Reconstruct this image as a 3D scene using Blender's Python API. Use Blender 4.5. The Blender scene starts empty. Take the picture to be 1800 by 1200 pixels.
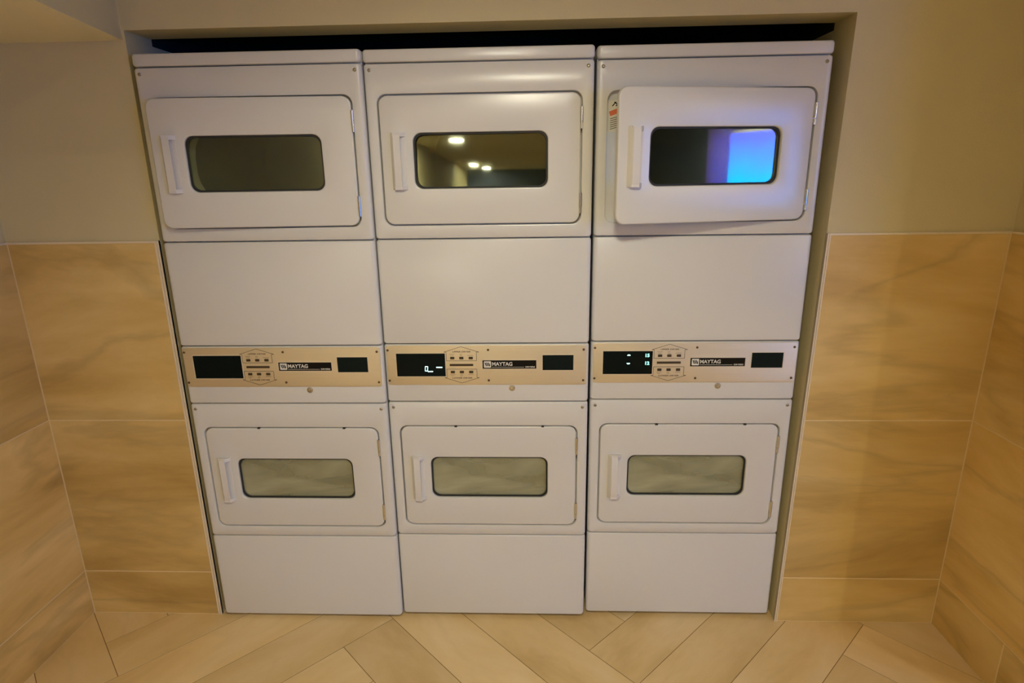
import bpy, bmesh, math, random
from mathutils import Vector, Matrix
random.seed(4)
S = bpy.context.scene
COL = S.collection

# ------------------------------------------------------------------ camera, world, exposure
CAM = Vector((0.1637, -1.9182, 1.6237))
yaw, pitch, roll = -0.0397, -0.2734, -0.0154
fwd = Vector((math.sin(yaw)*math.cos(pitch), math.cos(yaw)*math.cos(pitch), math.sin(pitch)))
rt = Vector((math.cos(yaw), -math.sin(yaw), 0))
up = rt.cross(fwd)
r2 = rt*math.cos(roll) + up*math.sin(roll)
u2 = -rt*math.sin(roll) + up*math.cos(roll)
cd = bpy.data.cameras.new('camera')
cam = bpy.data.objects.new('camera', cd)
COL.objects.link(cam)
M = Matrix((r2, u2, -fwd)).transposed().to_4x4()
M.translation = CAM
cam.matrix_world = M
cd.sensor_width = 36
cd.lens = 36*1060.06/1800
cd.clip_start = 0.02
S.camera = cam

w = bpy.data.worlds.new('world'); S.world = w; w.use_nodes = True
w.node_tree.nodes['Background'].inputs[0].default_value = (0.30, 0.38, 0.6, 1)
w.node_tree.nodes['Background'].inputs[1].default_value = 0.3
S.view_settings.view_transform = 'Standard'
S.view_settings.look = 'None'
S.view_settings.gamma = 1
S.view_settings.use_curve_mapping = False
S.view_settings.exposure = 2.45
S.cycles.max_bounces = 10
S.cycles.diffuse_bounces = 5
S.cycles.sample_clamp_indirect = 4

LAMP = 150.0
CEIL = 2.45
LAMPS = [  # x, y, strength factor
    (4.90, -5.10, 2.2, 'the bright spot on the right dryer\'s open upper door'),
    (-1.00, -6.00, 0.8, 'the larger bright dot in the middle dryer\'s upper window'),
    (0.15, -1.80, 0.08, 'warm sheen on the middle dryer, an added unseen lamp'),
    (-1.26, -9.70, 0.6, 'the upper of two tiny dots in the middle dryer\'s upper window'),
    (-1.10, -10.50, 0.6, 'the lower of two tiny dots in the middle dryer\'s upper window')]
WINDOW_STR = 3.3
SPOT = 20.0
GT, GY = -2.0, -0.85

# ------------------------------------------------------------------ node materials
def mat(name):
    m = bpy.data.materials.new(name); m.use_nodes = True
    return m, m.node_tree.nodes, m.node_tree.links, m.node_tree.nodes['Principled BSDF']
def simple(name, col, rough=.5, metal=0., bump=0., bscale=300, emit=None, estr=0, var=0.06, vscale=6):
    m, N, L, P = mat(name)
    P.inputs['Roughness'].default_value = rough
    P.inputs['Metallic'].default_value = metal
    tc = N.new('ShaderNodeTexCoord')
    nz = N.new('ShaderNodeTexNoise'); nz.inputs['Scale'].default_value = vscale; nz.inputs['Detail'].default_value = 3
    L.new(tc.outputs['Object'], nz.inputs['Vector'])
    mx = N.new('ShaderNodeMix'); mx.data_type = 'RGBA'
    mx.inputs[6].default_value = (*[c*(1-var) for c in col], 1)
    mx.inputs[7].default_value = (*[min(1, c*(1+var)) for c in col], 1)
    L.new(nz.outputs['Fac'], mx.inputs[0]); L.new(mx.outputs[2], P.inputs['Base Color'])
    if bump:
        n2 = N.new('ShaderNodeTexNoise'); n2.inputs['Scale'].default_value = bscale
        L.new(tc.outputs['Object'], n2.inputs['Vector'])
        b = N.new('ShaderNodeBump'); b.inputs['Strength'].default_value = bump; b.inputs['Distance'].default_value = .002
        L.new(n2.outputs['Fac'], b.inputs['Height']); L.new(b.outputs['Normal'], P.inputs['Normal'])
    if emit:
        P.inputs['Emission Color'].default_value = (*emit, 1); P.inputs['Emission Strength'].default_value = estr
    return m

def dull(*a, **k):
    m = simple(*a, **k); m.node_tree.nodes['Principled BSDF'].inputs['Specular IOR Level'].default_value = .12
    return m
ENAMEL = simple('white enamel', (.70, .69, .66), .27, var=.012, bump=.03, bscale=60)
ENAMEL.node_tree.nodes['Principled BSDF'].inputs['Specular IOR Level'].default_value = .6
PLASTIC = simple('white plastic', (.74, .72, .70), .4, var=.01)
PAINT = simple('beige wall paint', (.66, .58, .34), .75, bump=.25, bscale=180, var=.05, vscale=2)
DIM_WALL = simple('darkened far wall', (.085, .105, .17), .75, var=.05, vscale=2)  # far walls darkened so the door glass reflects a dim room, less warm bounce
CEILP = simple('cream ceiling paint', (.86, .78, .54), .8, bump=.2, bscale=150, var=.04, vscale=2)
DARK = simple('blackened cavity shade', (.012, .013, .014), .9)  # near-black colour stands in for the unlit void above the dryers
GAP = simple('dark cabinet interior', (.03, .03, .028), .7)
TRIM = simple('champagne metal trim', (.80, .70, .52), .45, .1)
CHROME = simple('chrome', (.75, .73, .70), .22, 1., var=.02)
DRUM_DIMMED = simple('steel drum dimmed', (.09, .12, .12), .5, .3, var=.2)  # upper drums: dim interior put into the colour
DRUM_LIT = simple('drum brightened', (.86, .85, .68), .45, var=.12, vscale=9)  # lower drums: brightly lit interior put into the colour
BLACKG = dull('black display glass', (.003, .007, .007), .05, var=.1)
BLACKM = dull('black badge', (.012, .010, .008), .3, var=.1)
SMOKE = dull('smoked window', (.006, .012, .011), .3, var=.2, vscale=40)
BUTTON = simple('brown button', (.055, .035, .015), .4, var=.1)
INK = simple('brown print', (.07, .045, .02), .6)
WHITEINK = simple('white print', (.80, .77, .70), .5)
SCREW = simple('screw steel', (.42, .37, .28), .35, .9, var=.1)
BRASS = simple('darkened screw', (.16, .10, .045), .45, .6, var=.1)
RUBBER = simple('black rubber', (.02, .02, .02), .6)
PAPER = simple('label paper', (.72, .68, .55), .6)
ORANGE = simple('orange print', (.72, .16, .05), .6)
SEG = simple('lit display segments', (.3, .6, .58), .5, emit=(.55, 1.0, .93), estr=.8)
SEG_DIM = simple('dim display segments', (.1, .3, .28), .5, emit=(.25, .8, .66), estr=.45)
LENS = simple('lamp lens', (.9, .85, .7), .5, emit=(1.0, .94, .72), estr=LAMP)

def brushed():
    m, N, L, P = mat('brushed champagne aluminium')
    P.inputs['Metallic'].default_value = .85
    P.inputs['Anisotropic'].default_value = .0
    tc = N.new('ShaderNodeTexCoord'); mp = N.new('ShaderNodeMapping'); mp.inputs['Scale'].default_value = (4, 4, 900)
    L.new(tc.outputs['Object'], mp.inputs['Vector'])
    nz = N.new('ShaderNodeTexNoise'); nz.inputs['Scale'].default_value = 1; nz.inputs['Detail'].default_value = 4
    L.new(mp.outputs[0], nz.inputs['Vector'])
    mr = N.new('ShaderNodeMapRange'); mr.inputs['To Min'].default_value = .34; mr.inputs['To Max'].default_value = .5
    L.new(nz.outputs['Fac'], mr.inputs['Value']); L.new(mr.outputs[0], P.inputs['Roughness'])
    mx = N.new('ShaderNodeMix'); mx.data_type = 'RGBA'
    mx.inputs[6].default_value = (.80, .73, .56, 1); mx.inputs[7].default_value = (.92, .85, .66, 1)
    L.new(nz.outputs['Fac'], mx.inputs[0]); L.new(mx.outputs[2], P.inputs['Base Color'])
    b = N.new('ShaderNodeBump'); b.inputs['Strength'].default_value = .25; b.inputs['Distance'].default_value = .0004
    L.new(nz.outputs['Fac'], b.inputs['Height']); L.new(b.outputs['Normal'], P.inputs['Normal'])
    return m
BRUSHED = brushed()

def glass():
    m, N, L, P = mat('smoked door glass')
    N.remove(P); out = N['Material Output']
    tr = N.new('ShaderNodeBsdfTransparent'); tr.inputs[0].default_value = (.93, .96, .84, 1)
    gl = N.new('ShaderNodeBsdfGlossy'); gl.inputs['Roughness'].default_value = .03; gl.inputs['Color'].default_value = (.86, .90, .74, 1)
    fr = N.new('ShaderNodeFresnel'); fr.inputs['IOR'].default_value = 1.5
    mr = N.new('ShaderNodeMapRange'); mr.inputs['To Min'].default_value = .035; mr.inputs['To Max'].default_value = 1
    L.new(fr.outputs[0], mr.inputs['Value'])
    mx = N.new('ShaderNodeMixShader'); L.new(mr.outputs[0], mx.inputs[0]); L.new(tr.outputs[0], mx.inputs[1]); L.new(gl.outputs[0], mx.inputs[2])
    L.new(mx.outputs[0], out.inputs[0])
    return m
GLASS = glass()
def milky():
    m = GLASS.copy(); m.name = 'milky streaked door glass'; N, L = m.node_tree.nodes, m.node_tree.links
    out = N['Material Output']; src = out.inputs[0].links[0].from_socket
    tc = N.new('ShaderNodeTexCoord'); mp = N.new('ShaderNodeMapping')
    mp.inputs['Rotation'].default_value = (0, math.radians(-25), 0); mp.inputs['Scale'].default_value = (3, 5, 12)
    L.new(tc.outputs['Object'], mp.inputs['Vector'])
    nz = N.new('ShaderNodeTexNoise'); nz.inputs['Scale'].default_value = 1.0; nz.inputs['Detail'].default_value = 3; nz.inputs['Distortion'].default_value = .6
    L.new(mp.outputs[0], nz.inputs['Vector'])
    mr = N.new('ShaderNodeMapRange'); mr.inputs['From Min'].default_value = .3; mr.inputs['From Max'].default_value = .7
    mr.inputs['To Min'].default_value = .20; mr.inputs['To Max'].default_value = .52
    L.new(nz.outputs['Fac'], mr.inputs['Value'])
    df = N.new('ShaderNodeBsdfDiffuse'); df.inputs[0].default_value = (.70, .69, .47, 1)
    mx = N.new('ShaderNodeMixShader'); L.new(mr.outputs[0], mx.inputs[0]); L.new(src, mx.inputs[1]); L.new(df.outputs[0], mx.inputs[2])
    L.new(mx.outputs[0], out.inputs[0])
    return m
MILKY = milky()  # lower doors: olive diffuse mixed in along diagonal streaks

def tile_mat(name, c_dark, c_mid, c_light, rough, sc, vein):
    """stone-look porcelain: warm veins drawn out along U of the tile, each tile offset by its own random value"""
    m, N, L, P = mat(name)
    P.inputs['Roughness'].default_value = rough
    uv = N.new('ShaderNodeUVMap'); uv.uv_map = 'tile'
    at = N.new('ShaderNodeAttribute'); at.attribute_name = 'rnd'
    sep = N.new('ShaderNodeCombineXYZ')
    mul = N.new('ShaderNodeMath'); mul.operation = 'MULTIPLY'; mul.inputs[1].default_value = 37.0
    L.new(at.outputs['Fac'], mul.inputs[0]); L.new(mul.outputs[0], sep.inputs[2])
    add = N.new('ShaderNodeVectorMath'); add.operation = 'ADD'
    L.new(uv.outputs[0], add.inputs[0]); L.new(sep.outputs[0], add.inputs[1])
    mp = N.new('ShaderNodeMapping'); mp.inputs['Scale'].default_value = (*sc, 1)
    mp.inputs['Rotation'].default_value = (0, 0, .03)
    L.new(add.outputs[0], mp.inputs['Vector'])
    n1 = N.new('ShaderNodeTexNoise'); n1.inputs['Scale'].default_value = 1.0; n1.inputs['Detail'].default_value = 6
    n1.inputs['Roughness'].default_value = .6; n1.inputs['Distortion'].default_value = .35
    L.new(mp.outputs[0], n1.inputs['Vector'])
    cr = N.new('ShaderNodeValToRGB'); e = cr.color_ramp.elements
    e[0].position = .28; e[0].color = (*c_dark, 1); e[1].position = .70; e[1].color = (*c_light, 1)
    k = e.new(.48); k.color = (*c_mid, 1)
    L.new(n1.outputs['Fac'], cr.inputs[0])
    # thin darker veins
    wv = N.new('ShaderNodeTexNoise'); wv.inputs['Scale'].default_value = .8; wv.inputs['Detail'].default_value = 5; wv.inputs['Distortion'].default_value = .5
    L.new(mp.outputs[0], wv.inputs['Vector'])
    sub = N.new('ShaderNodeMath'); sub.operation = 'SUBTRACT'; sub.inputs[1].default_value = .5; L.new(wv.outputs['Fac'], sub.inputs[0])
    ab = N.new('ShaderNodeMath'); ab.operation = 'ABSOLUTE'; L.new(sub.outputs[0], ab.inputs[0])
    vr = N.new('ShaderNodeMapRange'); vr.inputs['From Min'].default_value = 0; vr.inputs['From Max'].default_value = .035
    vr.inputs['To Min'].default_value = vein; vr.inputs['To Max'].default_value = 1.0; L.new(ab.outputs[0], vr.inputs['Value'])
    rv = N.new('ShaderNodeMapRange'); rv.inputs['To Min'].default_value = .90; rv.inputs['To Max'].default_value = 1.08
    L.new(at.outputs['Fac'], rv.inputs['Value'])
    m1 = N.new('ShaderNodeMath'); m1.operation = 'MULTIPLY'; L.new(vr.outputs[0], m1.inputs[0]); L.new(rv.outputs[0], m1.inputs[1])
    vm = N.new('ShaderNodeVectorMath'); vm.operation = 'SCALE'
    L.new(cr.outputs[0], vm.inputs[0]); L.new(m1.outputs[0], vm.inputs['Scale'])
    L.new(vm.outputs[0], P.inputs['Base Color'])
    b = N.new('ShaderNodeBump'); b.inputs['Strength'].default_value = .08; b.inputs['Distance'].default_value = .002
    L.new(n1.outputs['Fac'], b.inputs['Height']); L.new(b.outputs['Normal'], P.inputs['Normal'])
    return m
WTILE = tile_mat('stone-look wall tile', (.48, .30, .08), (.70, .48, .16), (.84, .63, .27), .42, (.95, 3.6), .83)
FTILE = tile_mat('stone-look floor plank', (.64, .45, .19), (.76, .56, .27), (.84, .66, .38), .38, (1.8, 4.0), .97)
WGROUT = simple('pale wall grout', (.80, .64, .36), .8)
FGROUT = simple('brown floor grout', (.22, .13, .045), .9)

def pane():
    m, N, L, P = mat('daylight window pane')
    P.inputs['Base Color'].default_value = (.02, .04, .1, 1); P.inputs['Roughness'].default_value = .1
    tc = N.new('ShaderNodeTexCoord'); sp = N.new('ShaderNodeSeparateXYZ'); L.new(tc.outputs['Object'], sp.inputs[0])
    mr = N.new('ShaderNodeMapRange'); mr.inputs['From Min'].default_value = 1.0; mr.inputs['From Max'].default_value = 2.15
    L.new(sp.outputs[2], mr.inputs['Value'])
    nz = N.new('ShaderNodeTexNoise'); nz.inputs['Scale'].default_value = 2.5
    L.new(tc.outputs['Object'], nz.inputs['Vector'])
    ad = N.new('ShaderNodeMath'); ad.operation = 'MULTIPLY_ADD'; ad.inputs[1].default_value = .2
    L.new(nz.outputs['Fac'], ad.inputs[0]); L.new(mr.outputs[0], ad.inputs[2])
    cr = N.new('ShaderNodeValToRGB'); e = cr.color_ramp.elements
    e[0].position = .45; e[0].color = (.0, .28, 1, 1); e[1].position = 1.0; e[1].color = (.07, .09, .85, 1)
    L.new(ad.outputs[0], cr.inputs[0]); L.new(cr.outputs[0], P.inputs['Emission Color'])
    P.inputs['Emission Strength'].default_value = WINDOW_STR
    return m
PANE = pane()
def sheer():
    m, N, L, P = mat('sheer curtain cloth')
    P.inputs['Base Color'].default_value = (.42, .34, .62, 1); P.inputs['Roughness'].default_value = .9
    tl = N.new('ShaderNodeBsdfTranslucent'); tl.inputs[0].default_value = (.40, .30, .80, 1)
    mx = N.new('ShaderNodeMixShader'); mx.inputs[0].default_value = .6
    L.new(P.outputs[0], mx.inputs[1]); L.new(tl.outputs[0], mx.inputs[2]); L.new(mx.outputs[0], N['Material Output'].inputs[0])
    return m
CURTAIN = sheer()

# ------------------------------------------------------------------ mesh helpers
def ring_pts(x0, x1, z0, z1, r, y, seg=5):
    r = max(min(r, (x1-x0)/2-1e-5, (z1-z0)/2-1e-5), 1e-5)
    pts = []
    for cx, cz, a0 in ((x1-r, z1-r, 0), (x0+r, z1-r, 90), (x0+r, z0+r, 180), (x1-r, z0+r, 270)):
        for i in range(seg+1):
            a = math.radians(a0 + 90*i/seg)
            pts.append(Vector((cx+r*math.cos(a), y, cz+r*math.sin(a))))
    return pts
def loft(bm, rings, cap0=False, cap1=False, close=False, mi=0):
    vs = [[bm.verts.new(p) for p in r] for r in rings]
    n = len(vs[0])
    pairs = list(zip(vs[:-1], vs[1:]))
    if close: pairs.append((vs[-1], vs[0]))
    for a, b in pairs:
        for i in range(n):
            f = bm.faces.new((a[i], a[(i+1) % n], b[(i+1) % n], b[i])); f.material_index = mi
    if cap0: f = bm.faces.new(vs[0]); f.material_index = mi
    if cap1: f = bm.faces.new(vs[-1]); f.material_index = mi
def box(bm, x0, x1, y0, y1, z0, z1, mi=0):
    v = [bm.verts.new((x, y, z)) for x in (x0, x1) for y in (y0, y1) for z in (z0, z1)]
    for q in ((0,1,3,2), (4,6,7,5), (0,4,5,1), (2,3,7,6), (0,2,6,4), (1,5,7,3)):
        f = bm.faces.new([v[i] for i in q]); f.material_index = mi
def hexa(bm, pts, mi=0):   # 8 points: bottom 4 (ccw) then top 4
    v = [bm.verts.new(p) for p in pts]
    for q in ((3,2,1,0), (4,5,6,7), (0,1,5,4), (1,2,6,5), (2,3,7,6), (3,0,4,7)):
        f = bm.faces.new([v[i] for i in q]); f.material_index = mi
def slab(bm, x0, x1, z0, z1, r, yf, yb, bev=.003, bx=None, seg=5, mi=0):
    """plate facing -y, front at yf, back at yb, rounded corners and rolled front edge (bx across x, bev across z)"""
    bx = bx or bev
    rs = [ring_pts(x0, x1, z0, z1, r, yb, seg)]
    for k in range(0, 5):
        a = math.radians(90*k/4)
        ix, iz = bx*(1-math.cos(a)), bev*(1-math.cos(a))
        rs.append(ring_pts(x0+ix, x1-ix, z0+iz, z1-iz, max(r-min(ix, iz), 1e-4), yf+max(bx, bev)*(1-math.sin(a)), seg))
    loft(bm, rs, True, True, mi=mi)
def cyl(bm, c, r, axis, h, n=20, mi=0, r2=None):
    r2 = r if r2 is None else r2
    ax = {'x': Vector((1,0,0)), 'y': Vector((0,1,0)), 'z': Vector((0,0,1))}[axis]
    a = ax.orthogonal().normalized(); b = ax.cross(a)
    c = Vector(c); R = []
    for t, rr in ((0, r), (h, r2)):
        R.append([c+ax*t+(a*math.cos(2*math.pi*i/n)+b*math.sin(2*math.pi*i/n))*rr for i in range(n)])
    loft(bm, R, True, True, mi=mi)
def lathe(bm, c, prof, n=24, mi=0):
    """profile (radius, y) turned about the y axis through c"""
    c = Vector(c)
    R = [[c+Vector((r*math.cos(2*math.pi*i/n), y, r*math.sin(2*math.pi*i/n))) for i in range(n)] for r, y in prof]
    loft(bm, R, True, True, mi=mi)
def stroke(bm, p, q, wd, y, th=.0004, mi=0):
    p, q = Vector((p[0], 0, p[1])), Vector((q[0], 0, q[1]))
    d = (q-p).normalized(); n = Vector((-d.z, 0, d.x))*wd/2
    c = [p-n, q-n, q+n, p+n]
    hexa(bm, [Vector((v.x, y, v.z)) for v in c]+[Vector((v.x, y-th, v.z)) for v in c], mi)
def text(bm, s, x, z, h, y, align='CENTER', bold=0., sx=1., shear=0., mi=0):
    cu = bpy.data.curves.new('t', 'FONT'); cu.body = s; cu.size = h/.7; cu.align_x = align; cu.align_y = 'CENTER'
    cu.offset = bold*h; cu.extrude = .0002; cu.resolution_u = 3; cu.shear = shear; cu.fill_mode = 'BOTH'
    ob = bpy.data.objects.new('t', cu); COL.objects.link(ob)
    me = bpy.data.meshes.new_from_object(ob.evaluated_get(bpy.context.evaluated_depsgraph_get()))
    t2 = bmesh.new(); t2.from_mesh(me)
    n0 = len(bm.verts)
    mp = {}
    for v in t2.verts: mp[v.index] = bm.verts.new((x+v.co.x*sx, y-v.co.z, z+v.co.y))
    for f in t2.faces:
        try:
            g = bm.faces.new([mp[v.index] for v in f.verts]); g.material_index = mi
        except ValueError: pass
    t2.free(); bpy.data.objects.remove(ob); bpy.data.meshes.remove(me); bpy.data.curves.remove(cu)
def obj(name, bm, mats, parent=None, loc=(0,0,0), smooth=35, norm=True):
    if norm: bmesh.ops.recalc_face_normals(bm, faces=bm.faces)
    me = bpy.data.meshes.new(name); bm.to_mesh(me); bm.free()
    for m in (mats if isinstance(mats, (list, tuple)) else [mats]): me.materials.append(m)
    o = bpy.data.objects.new(name, me); COL.objects.link(o)
    o.location = loc
    if parent: o.parent = parent
    if smooth:
        for p in me.polygons: p.use_smooth = True
        me.set_sharp_from_angle(angle=math.radians(smooth))
    return o
def struct(name, bm, mats, **k):
    o = obj(name, bm, mats, smooth=None, **k)
    if not o.parent: o['kind'] = 'structure'
    return o
def B(): return bmesh.new()

# ------------------------------------------------------------------ the room
XL, XR, YR, XE, YRW = -1.552, 1.619, -.475, 5.60, -11.0     # left wall, short right wall, its end, far right wall, rear wall
OL = -1.048
OR0, OR1 = 1.050, 1.078           # right edge of the alcove opening, at the floor and at the header (a little out of plumb)
HZ = 2.045
ZT, J1, J2 = 1.422, .805, .188    # tile top and the two joints
def orx(z): return OR0+(OR1-OR0)*min(z, HZ)/HZ
PY = .006                          # painted face of the back wall; tile face at -.003

bm = B()
box(bm, XL-.12, OL, PY, .80, 0, CEIL)
hexa(bm, [(OR0, PY, 0), (XR+.2, PY, 0), (XR+.2, .80, 0), (OR0, .80, 0), (OR1, PY, HZ), (XR+.2, PY, HZ), (XR+.2, .80, HZ), (OR1, .80, HZ)])
box(bm, OR1, XR+.2, PY, .80, HZ, CEIL)
struct('wall_back', bm, PAINT)
bm = B(); 
slabm = [(OL, PY), (OR1, PY)]
box(bm, OL, OR1, PY, .135, HZ, CEIL)
struct('wall_header', bm, PAINT)
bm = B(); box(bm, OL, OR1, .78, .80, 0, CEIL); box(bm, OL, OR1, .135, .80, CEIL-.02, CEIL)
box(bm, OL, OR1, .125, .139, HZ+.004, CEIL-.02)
box(bm, OL, OL+.004, .14, .78, HZ-.02, CEIL-.02); box(bm, OR1-.004, OR1, .14, .78, HZ-.02, CEIL-.02)  # thin blackened sheets where only shade lies
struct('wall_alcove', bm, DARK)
bm = B(); box(bm, XL-.12, XL-.011, YRW, PY, 0, CEIL); struct('wall_left', bm, PAINT)
bm = B(); box(bm, XR+.011, XE+.12, YR, PY, 0, CEIL); struct('wall_right', bm, PAINT)
bm = B(); box(bm, XL-.12, XE+.12, YRW-.12, YRW, 0, CEIL); struct('wall_rear', bm, DIM_WALL)
WY0, WY1, WZ0, WZ1 = -6.0, -3.95, .95, 2.15
bm = B()
box(bm, XE, XE+.12, YRW, WY0, 0, CEIL); box(bm, XE, XE+.12, WY1, YR, 0, CEIL)
box(bm, XE, XE+.12, WY0, WY1, 0, WZ0); box(bm, XE, XE+.12, WY0, WY1, WZ1, CEIL)
struct('wall_far_right', bm, DIM_WALL)
bm = B()
for a in ((WY0, WY0+.05, WZ0, WZ1), (WY1-.05, WY1, WZ0, WZ1), (WY0+.05, WY1-.05, WZ0, WZ0+.05), (WY0+.05, WY1-.05, WZ1-.05, WZ1)):
    box(bm, XE+.03, XE+.09, a[0], a[1], a[2], a[3])
wf = struct('window_1', bm, PLASTIC)
bm = B(); box(bm, XE+.055, XE+.062, WY0+.05, WY1-.05, WZ0+.05, WZ1-.05)
pn = obj('window_pane', bm, PANE, wf, smooth=None)

bm = B(); n = 40
pts = []
for i in range(n+1):
    y = -6.02 + .45*i/n
    pts.append((XE-.05+.018*math.sin(i*1.15), y))
vs = [[bm.verts.new((x+dx, y, z)) for x, y in pts] for dx, z in ((0, .90), (0, 2.2), (.002, 2.2), (.002, .90))]
for a, b in zip(vs, vs[1:]+vs[:1]):
    for i in range(n): bm.faces.new((a[i], a[i+1], b[i+1], b[i]))
cu = obj('curtain', bm, CURTAIN, smooth=60)
cu['label'] = 'violet sheer curtain reflected in the upper right dryer window beside the blue glare'; cu['category'] = 'curtain'
bm = B(); cyl(bm, (XE-.05, -6.06, 2.2), .012, 'y', 2.16, 12)
for y in (-6.05, -3.92): box(bm, XE-.056, XE, y, y+.012, 2.19, 2.21)
obj('curtain_rod', bm, CHROME, wf)

# ceilings: the high one and the dropped one on the left, whose edge runs out from the alcove corner
bm = B(); box(bm, XL-.12, XE+.12, YRW-.12, .80, CEIL, CEIL+.1); struct('ceiling', bm, CEILP)
bm = B()
LOWZ = 2.018
poly = [(XL-.011, PY), (-1.056, PY), (-1.056, 0), (-.972, -.435), (-.955, -.55), (-.955, -2.6), (XL-.011, -2.6)]
lo = [bm.verts.new((x, y, LOWZ)) for x, y in poly]; hi = [bm.verts.new((x, y, CEIL)) for x, y in poly]
f = bm.faces.new(lo); f.material_index = 0; bm.faces.new(hi)
for i in range(len(poly)):
    f = bm.faces.new((lo[i], lo[(i+1) % len(poly)], hi[(i+1) % len(poly)], hi[i])); f.material_index = 1
struct('ceiling_dropped', bm, [CEILP, PAINT])

# tiled wainscot --------------------------------------------------
def tiles(name, rects, to3, parent, thick):
    """rects (u0,u1,v0,v1 at left edge, at right edge may differ) set side by side; to3 maps (u,v,depth) to space"""
    bm = B(); uvl = bm.loops.layers.uv.new('tile'); rl = bm.faces.layers.float.new('rnd_f')
    col = bm.verts.layers.float.new('rnd')
    for (u0, u1, v0, v1) in rects:
        g = .0015; rnd = random.random()
        a0, a1 = (u0, u0) if not callable(u0) else (u0(v0), u0(v1))
        b0, b1 = (u1, u1) if not callable(u1) else (u1(v0), u1(v1))
        q = [(a0+g, v0+g), (b0-g, v0+g), (b1-g, v1-g), (a1+g, v1-g)]
        e = .0012
        qi = [(a0+g+e, v0+g+e), (b0-g-e, v0+g+e), (b1-g-e, v1-g-e), (a1+g+e, v1-g-e)]
        R = [[bm.verts.new(to3(u, v, thick)) for u, v in q], [bm.verts.new(to3(u, v, e)) for u, v in q], [bm.verts.new(to3(u, v, 0)) for u, v in qi]]
        for r in R:
            for v in r: v[col] = rnd
        fs = [bm.faces.new(R[2])]
        for A, C in ((R[0], R[1]), (R[1], R[2])):
            for i in range(4): fs.append(bm.faces.new((A[i], A[(i+1) % 4], C[(i+1) % 4], C[i])))
        lut = {}
        for r, qq in zip(R, (q, q, qi)):
            for v, p in zip(r, qq): lut[v] = p
        for f in fs:
            for l in f.loops: l[uvl].uv = lut[l.vert]
    return obj(name, bm, WTILE, parent, smooth=None)
rows = [(0, J2), (J2, J1), (J1, ZT)]
wb = bpy.data.objects['wall_back']
tb = lambda u, v, d: (u, -.003+d, v)
tiles('wall_tiles', [(XL, OL-.004, a, b) for a, b in rows], tb, wb, .008)
tiles('wall_tiles', [(lambda z: orx(z)+.004, XR, a, b) for a, b in rows], tb, wb, .008)
bm = B(); box(bm, XL-.01, OL-.002, -.0021, PY+.001, 0, ZT)
hexa(bm, [(OR0+.002, -.0021, 0), (XR+.01, -.0021, 0), (XR+.01, PY+.001, 0), (OR0+.002, PY+.001, 0), (orx(ZT)+.002, -.0021, ZT), (XR+.01, -.0021, ZT), (XR+.01, PY+.001, ZT), (orx(ZT)+.002, PY+.001, ZT)])
obj('grout', bm, WGROUT, wb, smooth=None)
wl = bpy.data.objects['wall_left']
yy = [-.003, -1.17, -2.38, -3.59, -4.80, -6.01, -7.22, -8.43, -9.64, YRW]
yb = [-.003, -.62, -1.83, -3.04, -4.25, -5.46, -6.67, -7.88, -9.09, -10.30, YRW]
rc = []
for k, (a, b) in enumerate(rows):
    ys = yb if k == 1 else yy
    rc += [(ys[i+1], ys[i], a, b) for i in range(len(ys)-1)]
tiles('wall_tiles', rc, lambda u, v, d: (XL-d, u, v), wl, .010)
bm = B(); box(bm, XL-.0115, XL-.0009, YRW, 0, 0, ZT); obj('grout', bm, WGROUT, wl, smooth=None)
wr = bpy.data.objects['wall_right']
tiles('wall_tiles', [(YR, -.311, 0, J2), (-.311, -.003, 0, J2), (YR, -.003, J2, J1), (YR, -.003, J1, ZT)], lambda u, v, d: (XR+d, u, v), wr, .010)
bm = B(); box(bm, XR+.0009, XR+.0115, YR, 0, 0, ZT); obj('grout', bm, WGROUT, wr, smooth=None)
# metal edge trims
def trim(n, *boxes):
    bm = B()
    for b in boxes: box(bm, *b)
    struct('trim_%d' % n, bm, TRIM)
trim(1, (OL-.0045, OL+.001, -.0045, .010, 0, ZT+.006), (OL-.013, OL-.0065, -.0045, .004, 0, ZT+.006), (OL-.013, OL+.001, -.002, .006, 0, ZT+.006))
trim(2, (XL, OL-.013, -.0045, PY+.001, ZT, ZT+.006))
trim(3, (XL-.012, XL+.0015, YRW, -.005, ZT, ZT+.006))
bm = B()
for x0, x1, y0 in ((-.001, .003, -.0045), (.005, .009, -.0045), (-.001, .009, -.002)):
    hexa(bm, [(OR0+x0, y0, 0), (OR0+x1, y0, 0), (OR0+x1, .010, 0), (OR0+x0, .010, 0), (orx(ZT)+x0, y0, ZT+.006), (orx(ZT)+x1, y0, ZT+.006), (orx(ZT)+x1, .010, ZT+.006), (orx(ZT)+x0, .010, ZT+.006)])
struct('trim_4', bm, TRIM)
trim(5, (orx(ZT)+.009, XR, -.0045, PY+.001, ZT, ZT+.006))
trim(6, (XR-.0015, XR+.012, YR, -.005, ZT, ZT+.006))

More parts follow.
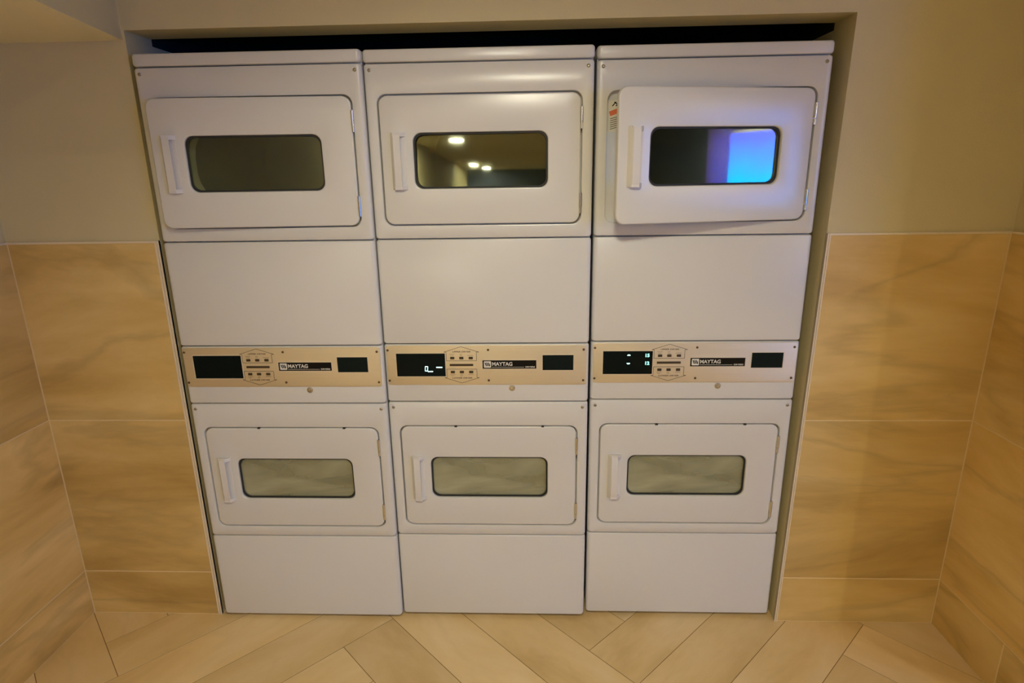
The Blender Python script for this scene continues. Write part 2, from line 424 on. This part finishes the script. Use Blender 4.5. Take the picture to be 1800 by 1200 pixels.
# floor: planks in a 45 degree herringbone, six widths long -------
W_ = .206; U0, V0 = -.052, .133
bm = B(); uvl = bm.loops.layers.uv.new('tile'); col = bm.verts.layers.float.new('rnd')
q2 = math.sqrt(2)
def uv2xy(u, v): return ((u+v)/q2, (v-u)/q2)
def plank(a, b, na, nb):
    g = .0011; e = .0010
    u0, u1, v0, v1 = U0+a*W_, U0+(a+na)*W_, V0+b*W_, V0+(b+nb)*W_
    cx, cy = uv2xy((u0+u1)/2, (v0+v1)/2)
    if cx < XL-.7 or cx > XE+.7 or cy < YRW-.7 or cy > 1.3: return
    rnd = random.random()
    R = []
    for k, z in ((g, -.003), (g, -.0006), (g+e, 0)):
        R.append([(uu, vv, z) for uu, vv in ((u0+k, v0+k), (u1-k, v0+k), (u1-k, v1-k), (u0+k, v1-k))])
    VR = []
    for r in R:
        rr = []
        for uu, vv, z in r:
            x, y = uv2xy(uu, vv); v = bm.verts.new((x, y, z)); v[col] = rnd
            rr.append((v, (uu-u0, vv-v0) if na > nb else (vv-v0, uu-u0)))
        VR.append(rr)
    fs = [VR[2]] + [[A[i], A[(i+1) % 4], C[(i+1) % 4], C[i]] for A, C in ((VR[0], VR[1]), (VR[1], VR[2])) for i in range(4)]
    for F in fs:
        f = bm.faces.new([x[0] for x in F])
        for l, x in zip(f.loops, F): l[uvl].uv = x[1]
for b in range(-80, 80):
    for a in range(-80, 80):
        if (a+b+4) % 12 == 0: plank(a, b, 6, 1)
        # column planks occupy cells with (a+b+4)%12 in 6..11; their bottom cell is the first of them
        if (a+b+4) % 12 == 6: plank(a, b, 1, 6)
X0, X1, Y0, Y1 = XL-.012, XE, YRW, .78
for co, no in (((X0, 0, 0), (-1, 0, 0)), ((X1, 0, 0), (1, 0, 0)), ((0, Y0, 0), (0, -1, 0)), ((0, Y1, 0), (0, 1, 0))):
    bmesh.ops.bisect_plane(bm, geom=bm.verts[:]+bm.edges[:]+bm.faces[:], plane_co=co, plane_no=no, clear_outer=True)
fl0 = len(bm.faces)
box(bm, X0, X1, Y0, Y1, -.06, -.0012, 1)
struct('floor', bm, [FTILE, FGROUT])

# ------------------------------------------------------------------ stacked dryers
WD = .683; H = WD/2
Z0, Z1, Z2, Z3, Z4, Z5, Z6 = .015, .3554, .8725, 1.0779, 1.4239, 1.9397, 1.9774
g = .0016
DX = .3035       # half width of a door
FR = .024        # thickness of the front panels

def empty(name, loc):
    o = bpy.data.objects.new(name, None); COL.objects.link(o); o.location = loc; o.empty_display_size = .1
    return o

def screw_bm(x, z, y, r=.0052):
    bm = B()
    lathe(bm, (x, y, z), [(r, .002), (r, -.0012), (r*.75, -.0026), (r*.42, -.0030), (r*.38, -.0015)], 16)
    return bm

def front_panel(t, z0, z1, dz0, dz1):
    e = .003; o = []
    bx, bz = .011, .0028
    rs = [ring_pts(-H, H, z0+g, z1-g, .008, FR)]
    for k in range(5):
        a = math.radians(90*k/4); ix, iz = bx*(1-math.cos(a)), bz*(1-math.cos(a))
        rs.append(ring_pts(-H+ix, H-ix, z0+g+iz, z1-g-iz, .0085, bx*(1-math.sin(a))))
    hx, h0, h1 = DX+.0045, dz0-.0042, dz1+.0042
    for ins, y in ((-.003, 0), (-.0008, .0008), (0, .003), (0, .022)):
        rs.append(ring_pts(-hx+ins, hx-ins, h0+ins, h1-ins, .028, y))
    # recess floor, then the loading opening
    cz = (dz0+dz1)/2
    for dx, dzz, y in ((.008, .008, .026), (.05, .03, .026)):
        rs.append(ring_pts(-hx+dx, hx-dx, h0+dzz, h1-dzz, .03, y))
    rs.append(ring_pts(-.235, .235, cz-.125, cz+.125, .10, .026))
    rs.append(ring_pts(-.232, .232, cz-.122, cz+.122, .10, .032))
    rs.append(ring_pts(-.232, .232, cz-.122, cz+.122, .10, .075))
    bm = B(); loft(bm, rs)
    p = obj('front_panel', bm, ENAMEL, t)
    for sx in (-1, 1): obj('screw', screw_bm(sx*.3235, z1-.0195, 0), SCREW, p)
    # drum behind it
    bm = B(); n = 36; cy = Vector((0, 0, cz))
    prof = [(.236, .077), (.238, .10), (.238, .60 if z0 > 1 else .36), (.20, .62 if z0 > 1 else .37), (.10, .625 if z0 > 1 else .372)]  # lower drum made shallow so its back looks brighter
    R = [[cy+Vector((r*math.cos(2*math.pi*i/n), y, r*math.sin(2*math.pi*i/n))) for i in range(n)] for r, y in prof]
    loft(bm, R, False, True)
    for k in range(3):
        a = math.radians(90+120*k)
        d = Vector((math.cos(a), 0, math.sin(a))); s = Vector((-math.sin(a), 0, math.cos(a)))
        pts = []
        for y in (.10, .58 if z0 > 1 else .35):
            pts.append([cy+d*.235+s*.03+Vector((0, y, 0)), cy+d*.19+Vector((0, y, 0)), cy+d*.235-s*.03+Vector((0, y, 0))])
        loft(bm, pts, True, True)
    obj('drum', bm, DRUM_DIMMED if z0 > 1 else DRUM_LIT, t)
    return p

def door(t, dz0, dz1, wz0, wz1, tilt):
    """hinged on the right: its object sits on the hinge line, the leaf runs to -x"""
    hx = DX
    lo, hi = -2*DX, 0.
    T = .020
    d0, d1 = dz0, dz1
    wx = .2055
    rs = [ring_pts(lo+.004, hi-.004, d0+.004, d1-.004, .024, T)]
    rs.append(ring_pts(lo, hi, d0, d1, .027, T-.003))
    for k in range(5):
        a = math.radians(90*k/4); i = .0045*(1-math.cos(a))
        rs.append(ring_pts(lo+i, hi-i, d0+i, d1-i, .027-i, .0045*(1-math.sin(a))))
    cx = -DX
    for ins, y in ((-.004, 0), (-.0015, .0006), (-.0003, .0022), (0, .004), (0, .0125), (.0035, .0135), (.0035, T)):
        rs.append(ring_pts(cx-wx+ins, cx+wx-ins, wz0+ins, wz1-ins, .026-max(ins, 0), y, 5))
    bm = B(); loft(bm, rs, close=True)
    d = obj('door', bm, ENAMEL, t, loc=(DX, 0, 0))
    # dark gasket around the glass, and the glass itself, leaning slightly back
    bm = B()
    a = [ring_pts(cx-wx+i, cx+wx-i, wz0+i, wz1-i, .026, y) for i, y in ((.0005, .0085), (.0050, .0085), (.0058, .0125), (.0005, .0125))]
    loft(bm, a, close=True)
    obj('window_gasket', bm, RUBBER, d)
    bm = B()
    r1 = ring_pts(cx-wx+.003, cx+wx-.003, wz0+.003, wz1-.003, .024, .0)
    zc = (wz0+wz1)/2
    def lean(pts, y):
        return [Vector((p.x-cx, y, p.z-zc)) for p in pts]
    loft(bm, [lean(r1, .001), lean(r1, -.001), ], True, True)
    gl = obj('window_glass', bm, GLASS if zc > 1 else MILKY, d, loc=(cx, .0165, zc))
    gl.rotation_euler.x = math.radians(tilt)
    # moulded pull: raised lip on the left, open towards the window
    bm = B()
    hz0, hz1 = zc-.084, zc+.084
    hx0, hx1 = lo+.029, lo+.070
    ytop = -.017
    # outer shell as a C section: lip and left cheek
    prof = [(hx0, 0.001), (hx0+.006, -.011), (hx0+.012, ytop), (hx0+.033, ytop-.001), (hx0+.033, ytop+.003), (hx0+.0145, ytop+.004), (hx0+.011, -.008), (hx0+.008, .001)]
    def pr(z, s=1.): return [Vector((hx0+(x-hx0)*1.0, y*s, z)) for x, y in prof]
    loft(bm, [pr(hz0, .25), pr(hz0+.004, .85), pr(hz0+.010, 1), pr(hz1-.010, 1), pr(hz1-.004, .85), pr(hz1, .25)], True, True)
    for a, b in ((hz0, hz0+.012), (hz1-.012, hz1)):
        loft(bm, [ [Vector((hx0+.004, .001, z)), Vector((hx0+.010, ytop*.9, z)), Vector((hx0+.033, ytop, z)), Vector((hx1+.004, -.004, z)), Vector((hx1+.006, .001, z))] for z in (a, b)], True, True)
    # shallow back plate
    loft(bm, [ring_pts(hx0+.005, hx1+.004, hz0+.002, hz1-.002, .004, y) for y in (.0008, -.0016)], True, True)
    obj('handle', bm, PLASTIC, d)
    # barrel hinges
    for a, b in ((d0+.028, d0+.090), (d1-.103, d1-.041)):
        bm = B()
        cyl(bm, (.0024, -.0016, a), .0042, 'z', (b-a)*.28, 14)
        cyl(bm, (.0024, -.0016, a+(b-a)*.28+.0012), .0050, 'z', (b-a)*.70, 14)
        box(bm, -.006, .0022, .002, .0032, a, b)
        obj('hinge', bm, CHROME, d)
    # two little stops on the top edge
    for x in (() if zc > 1 else (-.415, -.115)):   # the lower doors show two little stops
        bm = B(); box(bm, x-.0045, x+.0045, -.0006, .006, d1-.0016, d1+.0030)
        obj('door_stop', bm, RUBBER, d)
    return d

def make_stack():
    t = empty('stacked_dryer', (0, 0, 0))
    # cabinet: open fronted shell
    bm = B()
    loft(bm, [ring_pts(-H+i, H-i, Z0+.004+i, Z6-.03-i, .004, y) for i, y in ((0.002, .70), (0.002, FR+.0005), (.010, FR+.0005), (.010, .69))], True, True)
    for zz in (Z1, Z2, Z3, Z4, Z5):
        box(bm, -H+.011, H-.011, FR+.001, FR+.02, zz-.012, zz+.012)
    obj('cabinet', bm, [ENAMEL], t)
    for x in (-.29, .29):
        for y in (.06, .62): bm = B(); cyl(bm, (x, y, 0), .018, 'z', Z0+.005, 14); obj('levelling_foot', bm, RUBBER, t)
    bm = B(); slab(bm, -H, H, Z0, Z1-g, .008, 0, FR, .0028, .011); obj('lower_access_panel', bm, ENAMEL, t)
    bm = B(); slab(bm, -H, H, Z3+g, Z4-g, .008, 0, FR, .0028, .011); obj('middle_access_panel', bm, ENAMEL, t)
    # cap
    bm = B()
    rs = []
    x0, x1, z0, z1 = -H-.0005, H+.0005, Z5+g, Z6
    rs.append(ring_pts(x0, x1, z0, z1, .004, .70))
    for k in range(5):
        a = math.radians(90*k/4); ix, iz = .012*(1-math.cos(a)), .005*(1-math.cos(a))
        pts = ring_pts(x0+ix, x1-ix, z0+iz*.5, z1-iz, .009, -.002+.012*(1-math.sin(a)))
        rs.append(pts)
    loft(bm, rs, True, True)
    obj('top_cap', bm, ENAMEL, t)
    front_panel(t, Z1, Z2, .3985, .7805)
    front_panel(t, Z4, Z5, 1.4700, 1.8500)
    door(t, .3985, .7805, .5065, .6645, 0)
    door(t, 1.4700, 1.8500, 1.5780, 1.7430, 0)
    # control section
    bm = B(); slab(bm, -H, H, Z2+g, Z3-g, .008, 0, FR, .0028, .011); c = obj('control_housing', bm, ENAMEL, t)
    bm = B()
    lathe(bm, (.085, 0, .922), [(.0105, .001), (.0105, -.0015), (.0092, -.0030), (.0070, -.0032), (.0062, -.0010), (.0048, -.0010), (.0046, -.0045), (.0018, -.0048)], 24)
    obj('lock', bm, CHROME, t)
    bm = B(); slab(bm, -.3345, .3345, .9345, 1.0735, .011, -.0022, .001, .0007)
    pl = obj('control_plate', bm, BRUSHED, t)
    yp = -.0022
    def framed(name, x0, x1, z0, z1, m, dy=-.0008):
        bm = B()
        loft(bm, [ring_pts(x0-i, x1+i, z0-i, z1+i, .0008, y, 2) for i, y in ((.0022, yp+.0002), (.0022, yp-.0010), (.0004, yp-.0010), (.0004, yp+.0002))], close=True)
        box(bm, x0, x1, yp-.0006, yp+.0004, z0, z1, 1)
        return obj(name, bm, [TRIM, m], pl, smooth=None)
    framed('display', -.3015, -.1375, .9655, 1.0455, BLACKG)
    framed('card_window', .1885, .2905, .9865, 1.0385, SMOKE)
    bd = framed('badge', -.0120, .1675, .9920, 1.0210, BLACKM)
    # badge print
    bm = B(); yb_ = yp-.0006
    stx, stz = .0045, 1.0068
    loft(bm, [ring_pts(stx-.0120, stx+.0120, stz-.0112, stz+.0112, .002, y, 2) for y in (yb_+.0001, yb_-.0004)], True, True, mi=0)
    for k in range(3):
        xx = stx-.0065+k*.0052
        stroke(bm, (xx-.0016, stz+.0065), (xx+.0030, stz-.0055), .0030, yb_-.0004, mi=1)
    stroke(bm, (stx+.0078, stz-.0065), (stx+.0078, stz+.0040), .0012, yb_-.0004, mi=1)
    text(bm, 'MAYTAG', .0190, 1.0078, .0122, yb_-.0003, 'LEFT', .035, .98)
    # slab serifs
    stroke(bm, (.0190, .99720), (.0800, .99720), .0011, yb_, mi=0)
    stroke(bm, (.0800, .99700), (.1270, .99700), .0009, yb_, mi=0)
    text(bm, 'DRYERS', .1625, .9975, .0050, yb_-.0003, 'RIGHT', .03, 1.25)
    obj('badge_print', bm, [WHITEINK, BLACKM], pl, smooth=None)
    # printed arrows and words
    bm = B()
    def pl_line(pts, wd=.0012):
        for a, b in zip(pts[:-1], pts[1:]): stroke(bm, a, b, wd, yp)
    pl_line([(-.1410, 1.0500), (-.0830, 1.0690), (-.0235, 1.0500), (-.0320, 1.0500), (-.0320, 1.0200), (-.1330, 1.0200), (-.1330, 1.0500), (-.1410, 1.0500)])
    pl_line([(-.1410, .9605), (-.0830, .9415), (-.0235, .9605), (-.0320, .9605), (-.0320, .9905), (-.1330, .9905), (-.1330, .9605), (-.1410, .9605)])
    text(bm, 'UPPER DRYER', -.0825, 1.0510, .0048, yp, 'CENTER', .03, 1.45, .25)
    text(bm, 'LOWER DRYER', -.0825, .9590, .0048, yp, 'CENTER', .03, 1.45, .25)
    for x in (-.1130, -.0825, -.0510):
        for z, ws in ((1.0432, (.018, .010, .0)), (1.0385, (.013, .010, .022)), (.9715, (.018, .010, .018)), (.9670, (.011, .011, .0))):
            wd = ws[(-.1130, -.0825, -.0510).index(x)]
            if wd:
                k = int(wd/.0022)
                for i in range(k):
                    xx = x-wd/2+i*.0022
                    stroke(bm, (xx, z), (xx+.0015, z), .0009 if i % 2 else .0014, yp)
    obj('plate_print', bm, INK, pl, smooth=None)
    for x in (-.1130, -.0825, -.0510):
        for z in (1.0295, .9805):
            bm = B(); slab(bm, x-.0070, x+.0070, z-.0043, z+.0043, .001, yp-.0016, yp+.0005, .0006, seg=2); obj('button', bm, BUTTON, pl)
    bm = B(); slab(bm, -.1225, -.0435, 1.0015, 1.0090, .001, yp-.0014, yp+.0005, .0006, seg=2); obj('start_button', bm, BUTTON, pl)
    for x in (-.3290, .0075, .3240):
        for z in (1.0575, .9505): obj('screw', screw_bm(x, z, yp, .0040), BRASS, pl)
    return t

proto = make_stack()
def copy_stack(root):
    r = root.copy(); COL.objects.link(r)
    for ch in list(root.children):
        c = ch.copy(); COL.objects.link(c); c.parent = r
        for gch in list(ch.children):
            d = gch.copy(); COL.objects.link(d); d.parent = c
    return r
left, right = copy_stack(proto), copy_stack(proto)
proto.location = (0, 0, 0); left.location = (-H-.0026-H, -.0164, 0); right.location = (H+.009+H, .0188, 0)
for o, lab in ((left, 'white stacked dryer at the left of the three, blank display, upper door barely ajar'),
               (proto, 'white stacked dryer in the middle, both doors shut, its display showing a zero'),
               (right, 'white stacked dryer at the right, upper door ajar and reflecting blue light')):
    o['label'] = lab; o['category'] = 'dryer'; o['group'] = 'stacked dryers in the alcove'
def upper_door(t): return max((c for c in t.children if c.name.startswith('door')), key=lambda c: min(v.co.z for v in c.data.vertices))
def part(t, n): return [c for c in t.children if c.name.startswith(n)][0]
upper_door(left).rotation_euler.z = math.radians(3.4)
mg = part(upper_door(proto), 'window_glass'); mg.rotation_euler = (math.radians(GT), 0, math.radians(GY))
upper_door(right).rotation_euler.z = math.radians(12.0)
upper_door(left)['label'] = 'door a little ajar'
upper_door(right)['label'] = 'door ajar, its window reflecting blue light'

# what the two working displays show
yp = -.0028
bm = B()   # centre machine: 0, a low bar and a dash
x, z = -.2020, .9925
w2, h2 = .0040, .0078
for a, b in (((x-w2, z-h2), (x-w2+.001, z+h2)), ((x+w2, z-h2), (x+w2+.001, z+h2)), ((x-w2, z-h2), (x+w2, z-h2)), ((x-w2+.001, z+h2), (x+w2+.001, z+h2))):
    stroke(bm, a, b, .0016, yp)
stroke(bm, (-.1970, .9825), (-.1800, .9825), .0028, yp)
stroke(bm, (-.1680, .9970), (-.1480, .9970), .0030, yp)
obj('display_digits', bm, SEG, part(proto, 'control_plate'), smooth=None)
# right machine: two arrow heads and two small blocks of characters
for x, z, s in ((-.2160, 1.0310, 1), (-.2170, 1.0030, -1)):
    bm = B(); stroke(bm, (x-.0052, z), (x+.0052, z), .0018, yp); stroke(bm, (x-.0030, z+s*.0018), (x+.0030, z+s*.0018), .0018, yp)
    obj('display_arrow', bm, SEG, part(right, 'control_plate'), smooth=None)
bm = B()
for z in (1.0300, 1.0030):
    text(bm, '15' if z > 1.02 else '12', -.1555, z, .0110, yp, 'CENTER', .05, 1.05)
obj('display_digits', bm, SEG_DIM, part(right, 'control_plate'), smooth=None)

# warning sticker on the recess behind the right machine's open upper door
fp = max((c for c in right.children if c.name.startswith('front_panel')), key=lambda c: min(v.co.z for v in c.data.vertices))
bm = B(); ys = .0258
loft(bm, [ring_pts(-.3025, -.2450, 1.7380, 1.8290, .003, y, 2) for y in (ys+.0003, ys-.0004)], True, True, mi=0)
stroke(bm, (-.2985, 1.790), (-.2490, 1.808), .014, ys-.0004, mi=1)
for k in range(6): stroke(bm, (-.2965, 1.776-k*.006), (-.2500, 1.788-k*.006), .0016, ys-.0004, mi=2)
for a, b in (((-.291, 1.812), (-.280, 1.824)), ((-.285, 1.824), (-.272, 1.815)), ((-.280, 1.812), (-.268, 1.826)), ((-.262, 1.815), (-.255, 1.824))):
    stroke(bm, a, b, .0030, ys-.0004, mi=2)
obj('warning_label', bm, [PAPER, ORANGE, BLACKM], fp, smooth=None)

# ------------------------------------------------------------------ ceiling lamps (behind the camera; their reflections show, but the near one is added)
for i, (x, y, k, seen) in enumerate(LAMPS):
    t = empty('recessed_downlight', (x, y, CEIL))
    bm = B(); n = 28
    R = [[Vector((r*math.cos(2*math.pi*j/n), r*math.sin(2*math.pi*j/n), z)) for j in range(n)] for r, z in ((.105, -.0002), (.105, -.004), (.098, -.007), (.084, -.006), (.082, -.0002))]
    loft(bm, R); obj('trim_ring', bm, PLASTIC, t)
    bm = B(); R = [[Vector((.082*math.cos(2*math.pi*j/n), .082*math.sin(2*math.pi*j/n), z)) for j in range(n)] for z in (-.0005, -.003)]
    loft(bm, R, True, True)
    m = LENS
    if k != 1:
        m = LENS.copy(); m.node_tree.nodes['Principled BSDF'].inputs['Emission Strength'].default_value = LAMP*k
    obj('lens', bm, m, t, smooth=None)
    if i == 2:   # near lamp carries an added fill spot that brightens the dryers
        ld = bpy.data.lights.new('fill_spot', 'SPOT'); ld.energy = SPOT; ld.color = (1.0, .94, .72)
        ld.spot_size = math.radians(82); ld.spot_blend = 1.0; ld.shadow_soft_size = .12
        lo_ = bpy.data.objects.new('fill_spot', ld); COL.objects.link(lo_); lo_.parent = t
        lo_.location = (0, 0, -.02)
        lo_.rotation_euler = (Vector((0.0, 0, .70))-Vector((x, y, CEIL))).to_track_quat('-Z', 'Y').to_euler()
    t['label'] = 'ceiling downlight reflected as ' + seen
    t['category'] = 'ceiling light'; t['group'] = 'ceiling downlights behind the camera'
